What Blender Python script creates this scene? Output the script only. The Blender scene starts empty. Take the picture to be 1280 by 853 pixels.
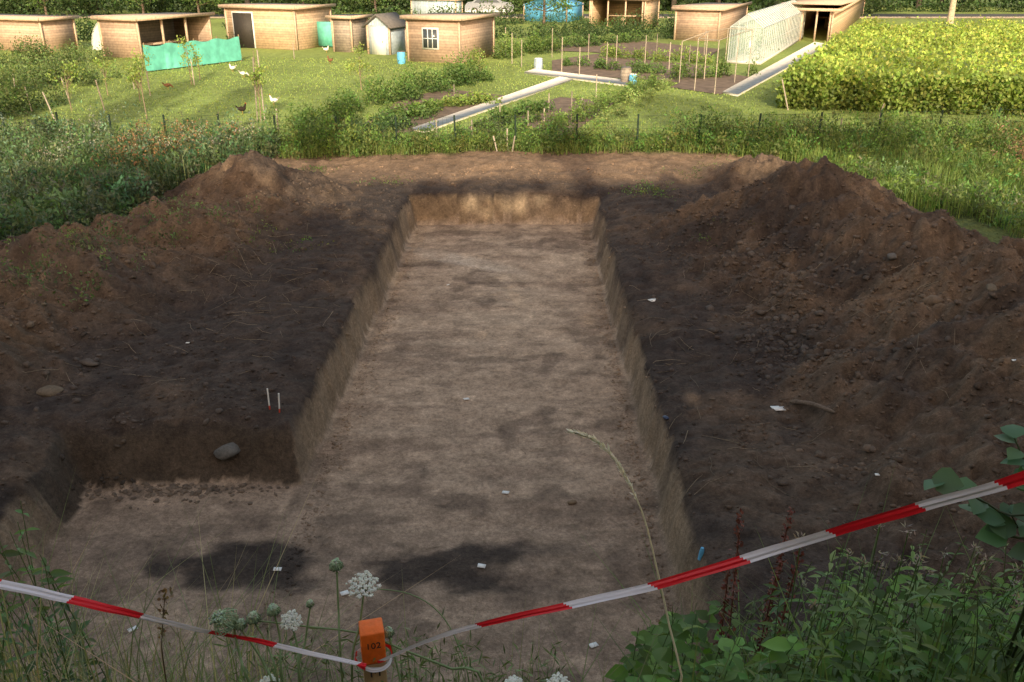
import bpy, math, random
import numpy as np
from mathutils import Vector
rng=np.random.default_rng(7); random.seed(7)
# ---------------------------------------------------------------- survey (photogrammetry of the real ground plane)
FPX=1108.; TH=math.radians(23.38); CT=math.cos(TH); ST=math.sin(TH); CH=4.65
def ray(px,py):
    xn=(px-640)/FPX; yn=(426.5-py)/FPX
    return np.array([xn,CT+yn*ST,-ST+yn*CT])
def G(px,py,z=0.0):
    d=ray(px,py); t=(z-CH)/d[2]
    return np.array([d[0]*t,d[1]*t,z])
def Pd(px,py,dep):
    d=ray(px,py)*dep
    return np.array([d[0],d[1],CH+d[2]])
# ---------------------------------------------------------------- noise
_tab=rng.random((256,256))
def vn(x,y):
    x=np.asarray(x,float); y=np.asarray(y,float)
    xi=np.floor(x).astype(int); yi=np.floor(y).astype(int)
    fx=x-xi; fy=y-yi; fx=fx*fx*(3-2*fx); fy=fy*fy*(3-2*fy)
    a=_tab[xi&255,yi&255]; b=_tab[(xi+1)&255,yi&255]; c=_tab[xi&255,(yi+1)&255]; d=_tab[(xi+1)&255,(yi+1)&255]
    return (a*(1-fx)+b*fx)*(1-fy)+(c*(1-fx)+d*fx)*fy
def fbm(x,y,o=4,ox=0.0):
    s=0;a=1;t=0
    for i in range(o):
        s=s+a*(vn(x*2**i+17.3*i+ox,y*2**i+9.1*i+ox*1.7)*2-1); t+=a; a*=.5
    return s/t*1.6
def billow(x,y,o=3,ox=0.):
    s=0;a=1;t=0
    for i in range(o):
        cc_,ss_=math.cos(.7*i+.4),math.sin(.7*i+.4); xr=x*cc_-y*ss_; yr=x*ss_+y*cc_
        s=s+a*(1-2*np.abs(vn(xr*2.1**i+ox,yr*2.1**i+ox*1.3)*2-1)); t+=a; a*=.55
    return s/t
def ss(t):
    t=np.clip(t,0,1); return t*t*(3-2*t)
MOUNDS=[(5.30,15.4,1.30,2.5),(5.5,14.0,1.08,2.3),(5.9,12.4,1.25,2.6),(6.4,10.9,1.22,2.8),(6.8,9.4,1.42,3.2),(7.0,7.8,1.5,3.4),(7.3,6.2,1.4,3.3),
 (5.7,19.8,.6,1.4),(4.9,17.4,.25,1.5),
 (-5.4,18.3,.88,1.8),(-4.9,16.7,.45,1.5),(-5.9,15.0,.75,1.9),(-6.9,12.9,.85,2.1),(-5.9,13.3,.4,1.6),(-7.7,11.4,.9,2.4),(-8.2,9.9,1.0,2.7),(-8.4,8.0,1.0,2.8),(-9,6,1.0,3)]
FLOOR=-.65
def parts(x,y):
    u=x-0.0166*y
    e1=.06*fbm(y*1.3,y*0+3.1,5); e2=.06*fbm(y*1.3,y*0+7.7,5); e3=.07*fbm(x*1.3,x*0+1.7,4)
    dA=np.minimum(np.minimum(u+2.52+e1,1.52-u+e2),18.78-y+e3)
    dB=np.minimum(np.minimum(u+5.0+e1*2,-1.5-u),8.5-y+e3*2.2)
    tA=ss((dA+.03)/.17); tB=ss((dB+.02)/.34)
    t=np.maximum(tA,tB); d=np.maximum(dA,dB)
    m=np.zeros_like(x)
    pn=fbm(x*1.1,y*1.1,4,5.0)
    for (cx,cy,h,R) in MOUNDS:
        r=np.hypot(x-cx,y-cy)*(1+.16*pn)/R
        v=h*np.clip(1.06-np.sqrt(r*r+.006),0,None)
        m=np.maximum(m,v)
    slope=.92-.13*ss((x-1.2)/1.5)
    zb=np.minimum(3.0,2.9-(y-1.3)*slope)+.08*fbm(x*1.5,y*1.5,3,2.0)
    return u,t,d,m,zb,tA,tB
def height(x,y,full=False):
    x=np.asarray(x,float); y=np.asarray(y,float)
    u,t,d,m,zb,tA,tB=parts(x,y)
    near=1-ss((y-22.5)/2.0)
    n1=fbm(x*.6,y*.6,2,11.); n2=fbm(x*3.1,y*3.1,5,4.)
    n3=fbm(x*9,y*9,3,8.); n4=billow(x*2.6,y*2.6,4,3.3)
    z=near*(.05*n1+.035*n2+.020*n3+.028*n4)
    z=z+m*near**.3*(1+.08*n2)+np.clip(m*3,0,1)*(.05*n2+.028*n3+.05*n4)
    z=z-.08*np.exp(-np.abs(d)/.14)*(t<.5)*near*(1+n2)
    fl=FLOOR+.010*n2+.016*fbm(x*.5,y*2.2,4,21.)+.005*n3
    w=4*t*(1-t)
    z=z*(1-t)+fl*t+w*(.03*n3+.03*n2)
    zz=np.maximum(z,zb)
    if full: return zz,u,t,d,m,zb,z,tA,tB,n1,n2,n3,n4
    return zz
def H1(x,y): return float(height(np.array([x]),np.array([y]))[0])
_k=np.geomspace(2.5,60,1200)
def hit(px,py):
    d=ray(px,py)
    X=d[0]*_k;Y=d[1]*_k;Z=CH+d[2]*_k
    h=height(X,Y); i=max(1,int(np.argmax(Z<h)))
    a=Z[i-1]-h[i-1]; b=h[i]-Z[i]; f=a/(a+b+1e-9); k=_k[i-1]+(_k[i]-_k[i-1])*f
    x,y=d[0]*k,d[1]*k
    return np.array([x,y,H1(x,y)])
def mixc(a,b,t):
    t=np.clip(t,0,1)[...,None]; return a*(1-t)+b*t
def soil(x,y):
    z,u,t,d,m,zb,z0,tA,tB,n1,n2,n3,n4=height(x,y,True)
    D=np.array([.062,.047,.039]); Br=np.array([.165,.112,.073]); Fl=np.array([.385,.285,.205])
    DS=np.array([.040,.031,.028])
    c=np.broadcast_to(D,x.shape+(3,)).copy()
    f=fbm(x*.8,y*.8,5,31.)
    c=mixc(c,Br,ss((f-.0)*1.5)*.42)
    right=(x>2.5)
    mm=np.clip(m*2.2,0,1)
    f2=fbm(x*.55+y*.2,y*.9,5,41.)
    c=mixc(c,np.array([.172,.114,.072]),mm*(.25+.75*ss((f2+.35)*1.5))*np.where(right,.52,.68))
    c=mixc(c,DS,ss((fbm(x*1.1,y*.7,4,51.)-.15)*2.2)*.6)
    far=ss((y-19.1)/1.6)
    c=mixc(c,np.array([.26,.172,.108]),far*(.8+.2*f))
    c=c*(1+.22*n3[...,None]+.18*n4[...,None])
    st=fbm(x*.8,y*3.2,5,61.); st2=fbm(x*1.9,y*1.9,5,71.)
    fc=np.broadcast_to(Fl,x.shape+(3,)).copy()
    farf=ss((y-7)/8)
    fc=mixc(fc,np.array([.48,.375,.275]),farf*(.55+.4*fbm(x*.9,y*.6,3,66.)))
    fc=mixc(fc,np.array([.20,.145,.108]),ss((st-.12)*2.6)*.5)
    fc=mixc(fc,np.array([.13,.095,.073]),ss((st2-.36)*3.4)*.55)
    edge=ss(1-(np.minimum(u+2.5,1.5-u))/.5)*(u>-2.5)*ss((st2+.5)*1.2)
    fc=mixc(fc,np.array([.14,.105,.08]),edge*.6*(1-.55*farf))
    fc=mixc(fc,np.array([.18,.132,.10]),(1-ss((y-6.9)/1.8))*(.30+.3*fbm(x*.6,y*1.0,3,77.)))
    fc=fc*(1+.18*fbm(x*7,y*11,3,15.)[...,None])
    for (px,py,rx,ry) in [(565,712,.70,.38),(312,706,.92,.32),(470,650,.5,.1),(700,690,.4,.12),(620,450,.5,.12),(600,375,.6,.2)]:
        g=G(px,py,FLOOR); r=np.hypot((x-g[0])/rx,(y-g[1])/ry)+.7*fbm(x*2.6,y*3.4,5,81.)
        k=1. if ry>.22 else .4
        fc=mixc(fc,np.array([.042,.034,.030]),ss((1.3-r)*1.4)*.9*k)
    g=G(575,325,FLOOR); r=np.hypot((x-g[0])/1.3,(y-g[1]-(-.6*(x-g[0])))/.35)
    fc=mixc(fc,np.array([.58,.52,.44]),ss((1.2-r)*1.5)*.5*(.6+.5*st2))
    wall=(t>.04)&(t<.97)
    wc=mixc(np.broadcast_to(np.array([.265,.195,.132]),x.shape+(3,)),D*1.1,ss((z0+.24+.12*st2)*5)*.85)
    wc=mixc(wc,np.array([.09,.068,.055]),np.clip(st2,0,1)*.8)
    back=(y>18.4)
    wc=np.where(back[...,None],mixc(wc,np.array([.22,.155,.095]),.6*ss(.5+fbm(x*1.3,y*0,3,3.)-.5*(x>.3))),wc)
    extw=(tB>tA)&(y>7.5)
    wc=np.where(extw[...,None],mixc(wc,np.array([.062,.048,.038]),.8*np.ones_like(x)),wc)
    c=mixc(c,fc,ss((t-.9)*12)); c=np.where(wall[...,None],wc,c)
    gn=fbm(x*.5,y*.5,3,91.)
    gr=np.array([.11,.14,.05])
    gm=ss((y-22.9+.6*gn)/1.0)
    gm=np.maximum(gm,ss((-x-7.0-.12*(20-y)+.6*gn)/.8)*ss((y-12.5)/1.5))
    gm=np.maximum(gm,ss((x-7.6+.5*gn)/.8)*ss((y-13.0)/1.5))
    c=mixc(c,gr,gm)
    c=mixc(c,np.array([.255,.325,.09])+0*c,ss((y-25)/1.5)*(.85+.15*gn))
    c=np.where((y>25)[...,None],c*(1+.22*fbm(x*.35,y*.35,3,44.)[...,None]),c)
    bk=(zb>z0)
    c=np.where(bk[...,None],np.array([.075,.075,.04])*(1+.5*n2[...,None]),c)
    return np.clip(c,.008,1),z
# ---------------------------------------------------------------- mesh helpers
def mk(name,V,Fs,C=None,mat=None,smooth=False,parent=None):
    me=bpy.data.meshes.new(name); V=np.asarray(V,np.float32)
    me.vertices.add(len(V)); me.vertices.foreach_set("co",V.ravel())
    Fs=[np.asarray(f,np.int32) for f in Fs if len(f)]
    nl=sum(f.size for f in Fs); npoly=sum(len(f) for f in Fs)
    me.loops.add(nl); me.loops.foreach_set("vertex_index",np.concatenate([f.ravel() for f in Fs]))
    st=[];o=0
    for f in Fs:
        st.append(o+np.arange(len(f))*f.shape[1]); o+=f.size
    me.polygons.add(npoly); me.polygons.foreach_set("loop_start",np.concatenate(st).astype(np.int32))
    me.update(calc_edges=True)
    if C is not None:
        a=me.color_attributes.new("Col",'FLOAT_COLOR','POINT')
        CC=np.ones((len(V),4),np.float32); CC[:,:3]=C; a.data.foreach_set("color",CC.ravel())
    if smooth: me.polygons.foreach_set("use_smooth",np.ones(npoly,bool))
    if mat: me.materials.append(mat)
    ob=bpy.data.objects.new(name,me); bpy.context.scene.collection.objects.link(ob)
    if parent: ob.parent=parent
    return ob
class Batch:
    def __init__(s): s.V=[];s.F={};s.C=[];s.n=0
    def add(s,V,F,col):
        V=np.asarray(V,float).reshape(-1,3); F=np.asarray(F,int)
        C=np.broadcast_to(np.asarray(col,float),V.shape)
        s.V.append(V); s.C.append(C); s.F.setdefault(F.shape[1],[]).append(F+s.n); s.n+=len(V)
    def build(s,name,mat,smooth=False,parent=None):
        return mk(name,np.concatenate(s.V),[np.concatenate(f) for f in s.F.values()],np.concatenate(s.C),mat,smooth,parent)
def unit(v): return v/np.maximum(np.linalg.norm(v,axis=-1,keepdims=True),1e-9)
def colvar(base,n,var=.3,hue=.15):
    base=np.broadcast_to(np.asarray(base,float),(n,3))
    return np.clip(base*(1+var*(rng.random((n,1))*2-1))*(1+hue*(rng.random((n,3))*2-1)),0.003,1)
def diamonds(B,P,L,W,col,upb=0.0,dirs=None):
    n=len(P)
    if n==0: return
    t=unit(rng.normal(size=(n,3))+np.array([0,0,upb])) if dirs is None else dirs
    r=unit(rng.normal(size=(n,3))); b=unit(np.cross(t,r)); nn=np.cross(t,b)
    L=np.broadcast_to(L,(n,))[:,None]*(.7+.6*rng.random((n,1))); W=np.broadcast_to(W,(n,))[:,None]*(.7+.6*rng.random((n,1)))
    V=np.stack([P,P+t*L*.45+b*W*.5+nn*W*.15,P+t*L,P+t*L*.45-b*W*.5+nn*W*.15],1).reshape(-1,3)
    F=np.arange(n*4).reshape(n,4)
    B.add(V,F,np.repeat(np.broadcast_to(col,(n,3)),4,0))
def blades(B,P,h,w,col,lean=.35):
    n=len(P); a=rng.random(n)*6.283; d=np.stack([np.cos(a),np.sin(a),0*a],1); b=np.stack([-np.sin(a),np.cos(a),0*a],1)
    h=(np.broadcast_to(h,(n,))*(.6+.8*rng.random(n)))[:,None]; w=np.broadcast_to(w,(n,))[:,None]
    le=lean*rng.random((n,1))*2
    z=np.array([0,0,1.])
    m=P+z*h*.6+d*h*le*.3; tip=P+z*h*(1-.2*le)+d*h*le
    V=np.stack([P-b*w*.5,P+b*w*.5,m+b*w*.4,m-b*w*.4],1).reshape(-1,3)
    B.add(V,np.arange(n*4).reshape(n,4),np.repeat(np.broadcast_to(col,(n,3)),4,0))
    Vt=np.stack([m-b*w*.4,m+b*w*.4,tip],1).reshape(-1,3)
    B.add(Vt,np.arange(n*3).reshape(n,3),np.repeat(np.broadcast_to(col,(n,3)),3,0))
def tube(B,pts,rad,k=6,col=(.1,.1,.1),cap=True):
    pts=np.asarray(pts,float); M=len(pts); rad=np.broadcast_to(rad,(M,))
    T=unit(np.gradient(pts,axis=0)); ref=np.array([0.,0,1]) if abs(T[0][2])<.9 else np.array([1.,0,0])
    A=unit(np.cross(T,ref)); Bn=np.cross(T,A)
    an=np.arange(k)/k*2*np.pi
    V=pts[:,None]+rad[:,None,None]*(np.cos(an)[None,:,None]*A[:,None]+np.sin(an)[None,:,None]*Bn[:,None])
    i=np.arange(M-1)[:,None]*k; j=np.arange(k)[None]; j2=(j+1)%k
    F=np.stack([i+j,i+j2,i+k+j2,i+k+j],-1).reshape(-1,4)
    B.add(V.reshape(-1,3),F,col)
    if cap and k>=3:
        B.add(V[0],np.arange(k)[None],col); B.add(V[-1],np.arange(k)[None,::-1],col)
def spl(P,n=12):
    P=np.asarray(P,float); M=len(P); t=np.linspace(0,M-1,n); out=[]
    for q in t:
        i=min(int(q),M-2); f=q-i
        p0=P[max(i-1,0)];p1=P[i];p2=P[i+1];p3=P[min(i+2,M-1)]
        out.append(.5*((2*p1)+(-p0+p2)*f+(2*p0-5*p1+4*p2-p3)*f*f+(-p0+3*p1-3*p2+p3)*f**3))
    return np.array(out)
_r=[0,.22,.5,.78,1.];_w=[.03,.30,.36,.19,.01]
LT=np.array([[sx*w,r,.28*abs(sx)*w-.22*r*r] for r,w in zip(_r,_w) for sx in (-1,0,1)])
LFc=np.array([[i*3+j,i*3+j+1,i*3+j+4,i*3+j+3] for i in range(4) for j in range(2)])
def leaves(B,P,d,nrm,L,col,wid=1.0):
    P=np.asarray(P,float).reshape(-1,3); n=len(P); d=unit(np.broadcast_to(d,(n,3))); s=unit(np.cross(d,np.broadcast_to(nrm,(n,3))+1e-4)); nn=np.cross(s,d)
    L=np.broadcast_to(L,(n,))[:,None,None]
    V=P[:,None]+L*(LT[None,:,0:1]*wid*s[:,None]+LT[None,:,1:2]*d[:,None]+LT[None,:,2:3]*nn[:,None])
    F=(np.arange(n)[:,None,None]*15+LFc[None]).reshape(-1,4)
    B.add(V.reshape(-1,3),F,np.repeat(np.broadcast_to(col,(n,3)),15,0))
ph=(1+5**.5)/2
IV=unit(np.array([[-1,ph,0],[1,ph,0],[-1,-ph,0],[1,-ph,0],[0,-1,ph],[0,1,ph],[0,-1,-ph],[0,1,-ph],[ph,0,-1],[ph,0,1],[-ph,0,-1],[-ph,0,1]],float))
IF=np.array([[0,11,5],[0,5,1],[0,1,7],[0,7,10],[0,10,11],[1,5,9],[5,11,4],[11,10,2],[10,7,6],[7,1,8],[3,9,4],[3,4,2],[3,2,6],[3,6,8],[3,8,9],[4,9,5],[2,4,11],[6,2,10],[8,6,7],[9,8,1]])
def sub(V,F):
    V=list(map(tuple,V)); c={}
    def mid(a,b):
        k=(min(a,b),max(a,b))
        if k not in c:
            m=(np.array(V[a])+np.array(V[b]))/2; m/=np.linalg.norm(m); V.append(tuple(m)); c[k]=len(V)-1
        return c[k]
    nf=[]
    for a,b,d in F:
        x,y,z=mid(a,b),mid(b,d),mid(d,a); nf+=[[a,x,z],[b,y,x],[d,z,y],[x,y,z]]
    return np.array(V),np.array(nf)
IV2,IF2=sub(IV,IF)
def clods(B,P,S,col,fine=False,jit=.22,flat=.7):
    TV,TF=(IV2,IF2) if fine else (IV,IF)
    n=len(P); k=len(TV)
    q=unit(rng.normal(size=(n,4))); w,x,y,z=q.T
    R=np.stack([1-2*(y*y+z*z),2*(x*y-z*w),2*(x*z+y*w),2*(x*y+z*w),1-2*(x*x+z*z),2*(y*z-x*w),2*(x*z-y*w),2*(y*z+x*w),1-2*(x*x+y*y)],-1).reshape(n,3,3)
    sc=(.5+.8*rng.random((n,1,3)))
    TVb=np.sign(TV)*np.abs(TV)**.6
    V=TVb[None]*(1+jit*rng.normal(size=(n,k,1)).clip(-2,2))*sc
    V=np.einsum('nij,nkj->nki',R,V)*np.broadcast_to(S,(n,))[:,None,None]; V[:,:,2]*=flat
    V=V+P[:,None]
    B.add(V.reshape(-1,3),(np.arange(n)[:,None,None]*k+TF[None]).reshape(-1,3),np.repeat(np.broadcast_to(col,(n,3)),k,0))
def inpoly(x,y,poly):
    r=np.zeros(len(x),bool); n=len(poly)
    for i in range(n):
        x1,y1=poly[i][:2]; x2,y2=poly[(i+1)%n][:2]
        c=((y1>y)!=(y2>y))&(x<(x2-x1)*(y-y1)/(y2-y1+1e-12)+x1); r^=c
    return r
def scat(poly,n):
    poly=np.array([p[:2] for p in poly]); lo=poly.min(0);hi=poly.max(0); out=[];c=0
    while c<n:
        q=lo+(hi-lo)*rng.random((n*2,2)); q=q[inpoly(q[:,0],q[:,1],poly)]; out.append(q); c+=len(q)
    return np.concatenate(out)[:n]
# ---------------------------------------------------------------- materials
def nt(name):
    m=bpy.data.materials.new(name); m.use_nodes=True; t=m.node_tree; t.nodes.clear(); return m,t,t.nodes,t.links
def M_attr(name,rough=.95,vs=(3,18,90),var=.3,bump=.6,dist=.03,spec=.15,crumb=None):
    m,t,N,L=nt(name); o=N.new('ShaderNodeOutputMaterial'); p=N.new('ShaderNodeBsdfPrincipled'); L.new(p.outputs[0],o.inputs[0])
    p.inputs['Roughness'].default_value=rough; p.inputs['Specular IOR Level'].default_value=spec
    a=N.new('ShaderNodeAttribute'); a.attribute_name='Col'; g=N.new('ShaderNodeNewGeometry')
    cur=a.outputs['Color']; hs=[]
    for sc in vs:
        n=N.new('ShaderNodeTexNoise'); n.inputs['Scale'].default_value=sc; n.inputs['Detail'].default_value=3; n.inputs['Roughness'].default_value=.65; L.new(g.outputs['Position'],n.inputs['Vector'])
        mr=N.new('ShaderNodeMapRange'); mr.inputs[1].default_value=.3; mr.inputs[2].default_value=.7; mr.inputs[3].default_value=1-var; mr.inputs[4].default_value=1+var; L.new(n.outputs[0],mr.inputs[0])
        mx=N.new('ShaderNodeVectorMath'); mx.operation='SCALE'; L.new(cur,mx.inputs[0]); L.new(mr.outputs[0],mx.inputs['Scale']); cur=mx.outputs[0]; hs.append(n.outputs[0])
    ad=N.new('ShaderNodeMath'); ad.operation='MULTIPLY_ADD'; L.new(hs[-1],ad.inputs[0]); ad.inputs[1].default_value=.35; L.new(hs[1],ad.inputs[2]); hh=ad.outputs[0]
    if crumb:
        v=N.new('ShaderNodeTexVoronoi'); v.inputs['Scale'].default_value=crumb; L.new(g.outputs['Position'],v.inputs['Vector'])
        mr=N.new('ShaderNodeMapRange'); mr.inputs[1].default_value=.1; mr.inputs[2].default_value=.75; mr.inputs[3].default_value=1.07; mr.inputs[4].default_value=.86; L.new(v.outputs['Distance'],mr.inputs[0])
        mx=N.new('ShaderNodeVectorMath'); mx.operation='SCALE'; L.new(cur,mx.inputs[0]); L.new(mr.outputs[0],mx.inputs['Scale']); cur=mx.outputs[0]
        a2=N.new('ShaderNodeMath'); a2.operation='MULTIPLY_ADD'; L.new(v.outputs['Distance'],a2.inputs[0]); a2.inputs[1].default_value=-.2; L.new(hh,a2.inputs[2]); hh=a2.outputs[0]
    L.new(cur,p.inputs['Base Color'])
    b=N.new('ShaderNodeBump'); b.inputs['Strength'].default_value=bump; b.inputs['Distance'].default_value=dist; L.new(hh,b.inputs['Height']); L.new(b.outputs[0],p.inputs['Normal'])
    return m
def M_leaf(name,trans=.35):
    m,t,N,L=nt(name); o=N.new('ShaderNodeOutputMaterial'); a=N.new('ShaderNodeAttribute'); a.attribute_name='Col'
    p=N.new('ShaderNodeBsdfPrincipled'); p.inputs['Roughness'].default_value=.55; p.inputs['Specular IOR Level'].default_value=.3
    L.new(a.outputs['Color'],p.inputs['Base Color'])
    tr=N.new('ShaderNodeBsdfTranslucent'); y=N.new('ShaderNodeMix'); y.data_type='RGBA'; y.blend_type='MULTIPLY'; y.inputs[0].default_value=1; L.new(a.outputs['Color'],y.inputs[6]); y.inputs[7].default_value=(1.3,1.35,.6,1); L.new(y.outputs[2],tr.inputs[0])
    ms=N.new('ShaderNodeMixShader'); ms.inputs[0].default_value=trans; L.new(p.outputs[0],ms.inputs[1]); L.new(tr.outputs[0],ms.inputs[2]); L.new(ms.outputs[0],o.inputs[0])
    return m
def M(name,col,rough=.7,sc=8,var=.2,bump=.1,groove=None,metal=0,stretch=(1,1,1),alpha=1):
    m,t,N,L=nt(name); o=N.new('ShaderNodeOutputMaterial'); p=N.new('ShaderNodeBsdfPrincipled'); L.new(p.outputs[0],o.inputs[0])
    p.inputs['Roughness'].default_value=rough; p.inputs['Metallic'].default_value=metal; p.inputs['Alpha'].default_value=alpha
    tc=N.new('ShaderNodeTexCoord'); mp=N.new('ShaderNodeMapping'); mp.inputs['Scale'].default_value=stretch; L.new(tc.outputs['Object'],mp.inputs[0])
    n=N.new('ShaderNodeTexNoise'); n.inputs['Scale'].default_value=sc; n.inputs['Detail'].default_value=5; L.new(mp.outputs[0],n.inputs['Vector'])
    mr=N.new('ShaderNodeMapRange'); mr.inputs[1].default_value=.3; mr.inputs[2].default_value=.7; mr.inputs[3].default_value=1-var; mr.inputs[4].default_value=1+var; L.new(n.outputs[0],mr.inputs[0])
    mx=N.new('ShaderNodeVectorMath'); mx.operation='SCALE'; mx.inputs[0].default_value=col; L.new(mr.outputs[0],mx.inputs['Scale']); cur=mx.outputs[0]
    if groove:
        sp=N.new('ShaderNodeSeparateXYZ'); L.new(tc.outputs['Object'],sp.inputs[0])
        dv=N.new('ShaderNodeMath'); dv.operation='DIVIDE'; L.new(sp.outputs[groove[0]],dv.inputs[0]); dv.inputs[1].default_value=groove[1]
        fr=N.new('ShaderNodeMath'); fr.operation='FRACT'; L.new(dv.outputs[0],fr.inputs[0])
        gt=N.new('ShaderNodeMapRange'); gt.inputs[1].default_value=.0; gt.inputs[2].default_value=.22; gt.inputs[3].default_value=.45; gt.inputs[4].default_value=1.; L.new(fr.outputs[0],gt.inputs[0])
        fl=N.new('ShaderNodeMath'); fl.operation='FLOOR'; L.new(dv.outputs[0],fl.inputs[0]); wn=N.new('ShaderNodeTexWhiteNoise'); wn.noise_dimensions='1D'; L.new(fl.outputs[0],wn.inputs['W'])
        m2=N.new('ShaderNodeMapRange'); m2.inputs[3].default_value=.82; m2.inputs[4].default_value=1.12; L.new(wn.outputs[0],m2.inputs[0])
        mu=N.new('ShaderNodeMath'); mu.operation='MULTIPLY'; L.new(gt.outputs[0],mu.inputs[0]); L.new(m2.outputs[0],mu.inputs[1])
        m3=N.new('ShaderNodeVectorMath'); m3.operation='SCALE'; L.new(cur,m3.inputs[0]); L.new(mu.outputs[0],m3.inputs['Scale']); cur=m3.outputs[0]
    L.new(cur,p.inputs['Base Color'])
    if bump:
        b=N.new('ShaderNodeBump'); b.inputs['Strength'].default_value=bump; b.inputs['Distance'].default_value=.02; L.new(n.outputs[0],b.inputs['Height']); L.new(b.outputs[0],p.inputs['Normal'])
    return m
m_soil=M_attr('soil',crumb=31,var=.25,bump=.7); m_clod=M_attr('clod',var=.2,vs=(9,40),bump=.4,dist=.01)
m_leaf=M_leaf('leaf'); m_stem=M_leaf('stem',.05); m_bark=M_attr('bark',var=.25,bump=.4,vs=(9,40))
m_wood=M('wood_siding',(.42,.30,.215),groove=('Z',.13)); m_woodL=M('wood_light',(.52,.37,.24),groove=('Z',.13)); m_woodG=M('wood_grey',(.30,.25,.20),groove=('Z',.13))
m_roof=M('roof_felt',(.46,.34,.26),.9); m_roofd=M('roof_dark',(.13,.12,.11),.9); m_trim=M('trim',(.5,.37,.26)); m_white=M('white_paint',(.75,.75,.72),var=.05)
m_dark=M('porch_shade_and_tyre',(.03,.025,.02)); m_glass=M('window_glass',(.06,.07,.08),.1,var=.05,bump=0)  # m_dark: porch shade put into the colour; also the black of the wheels
m_conc=M('concrete',(.60,.56,.50),.9,5,.15); m_bed=M('bed_soil',(.15,.105,.072),.95,3,.4,.6)
m_teal=M('teal_cloth',(.13,.50,.40),.8,3,.2,.3); m_blue=M('blue_tarp',(.12,.42,.68),.6,3,.2,.3); m_pblue=M('pale_blue',(.42,.50,.56),.8,groove=('X',.15))
m_met=M('fence_metal',(.03,.05,.04),.5); m_alu=M('aluminium',(.6,.62,.6),.4,metal=.4,var=.05); m_ggl=M('greenhouse_glass',(.55,.68,.62),.25,var=.1,bump=0,alpha=.35)
m_poly=M('polytunnel_film',(.62,.66,.66),.5,var=.1,alpha=.8)
m_stake=M('stake_wood',(.45,.30,.15),.8,30,.25,.2,stretch=(1,1,.1)); m_or=M('orange_paint',(.95,.17,.015),.6,60,.12,.2); m_ink=M('ink',(.02,.02,.02))
m_red=M('red_paint',(.65,.06,.03),.5,var=.05); m_paper=M('paper',(.80,.80,.78),.8,var=.05)
def box(name,size,loc,mat,parent=None,rot=(0,0,0),bev=0):
    sx,sy,sz=[q/2 for q in size]
    V=[(x*sx,y*sy,z*sz) for x in(-1,1) for y in(-1,1) for z in(-1,1)]
    F=np.array([[0,1,3,2],[4,6,7,5],[0,4,5,1],[2,3,7,6],[0,2,6,4],[1,5,7,3]])
    ob=mk(name,V,[F],None,mat,False,parent); ob.location=loc; ob.rotation_euler=rot
    if bev:
        b=ob.modifiers.new('b','BEVEL'); b.width=bev; b.segments=2
    return ob
def empty(name,loc=(0,0,0),rz=0):
    e=bpy.data.objects.new(name,None); bpy.context.scene.collection.objects.link(e); e.location=loc; e.rotation_euler=(0,0,rz); return e
# ---------------------------------------------------------------- terrain
def grow(a,b,st,f,sg=1):
    out=[];q=a
    while (q<b if sg>0 else q>b):
        st*=f; q+=sg*st; out.append(q)
    return out
xs=list(np.arange(-12,12.01,.038)); xs=sorted(grow(-12,-700,.2,1.22,-1))+xs+grow(xs[-1],700,.2,1.22)
ys=[];y=2.6
while y<19.8: ys.append(y); y+=.020+.0032*(y-2.6)
while y<27: ys.append(y); y+=.13
ys=sorted(grow(2.6,-80,.1,1.12,-1))+ys+grow(ys[-1],900,.3,1.12)
X,Y=np.meshgrid(np.array(xs),np.array(ys)); nx=len(xs); ny=len(ys)
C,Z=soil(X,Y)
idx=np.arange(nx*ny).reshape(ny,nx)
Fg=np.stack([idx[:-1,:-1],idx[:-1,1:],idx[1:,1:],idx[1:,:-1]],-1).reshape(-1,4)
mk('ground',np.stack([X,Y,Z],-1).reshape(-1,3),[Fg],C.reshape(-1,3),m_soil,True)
# ---------------------------------------------------------------- clods, twigs
B=Batch()
n=95000
cx=rng.uniform(-11,10,n); cy=3.5+rng.random(n)**.85*18
u,t,d,m,zb,tA,tB=parts(cx,cy)
pr=.22+.5*np.clip(m*2,0,1)+.7*np.exp(-((cx-3.5)/.7)**2)*(cx>2.4)+.2*((cx<-2.6)&(cy<14))
pr=np.where(t>.3,.02,pr); pr=np.where(cy>18.6,.18,pr); pr=pr*(.3+1.3*ss(fbm(cx*1.2,cy*1.2,3,6.)+.5)); keep=rng.random(n)<pr
cx=cx[keep];cy=cy[keep]; cc,cz=soil(cx,cy)
S=.007+.024*rng.random(len(cx))**2.8+.035*(rng.random(len(cx))>.985)*rng.random(len(cx))
S=np.where((parts(cx,cy)[1]>.5),S*.5,S)
cl=cc*(.75+.65*rng.random((len(cx),1)))+.008
clods(B,np.stack([cx,cy,cz+S*.1],1),S,cl,jit=.2)
def cluster(px,py,rx,ry,n,s0,s1,cm=1.3,grey=.0):
    g=hit(px,py); x=g[0]+rng.normal(size=n)*rx; y=g[1]+rng.normal(size=n)*ry
    q=parts(x,y)[1]<.05; x=x[q];y=y[q]
    c,z=soil(x,y); s=s0*.7+(s1*.78-s0*.7)*rng.random(len(x))**2.8; c=c*(1-grey)+np.array([.085,.072,.062])*grey
    clods(B,np.stack([x,y,z+s*.12],1),s,np.clip(c*min(cm,1.25)+.01,0,.16)*(.7+.5*rng.random((len(x),1))),fine=False,jit=.17)
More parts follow.
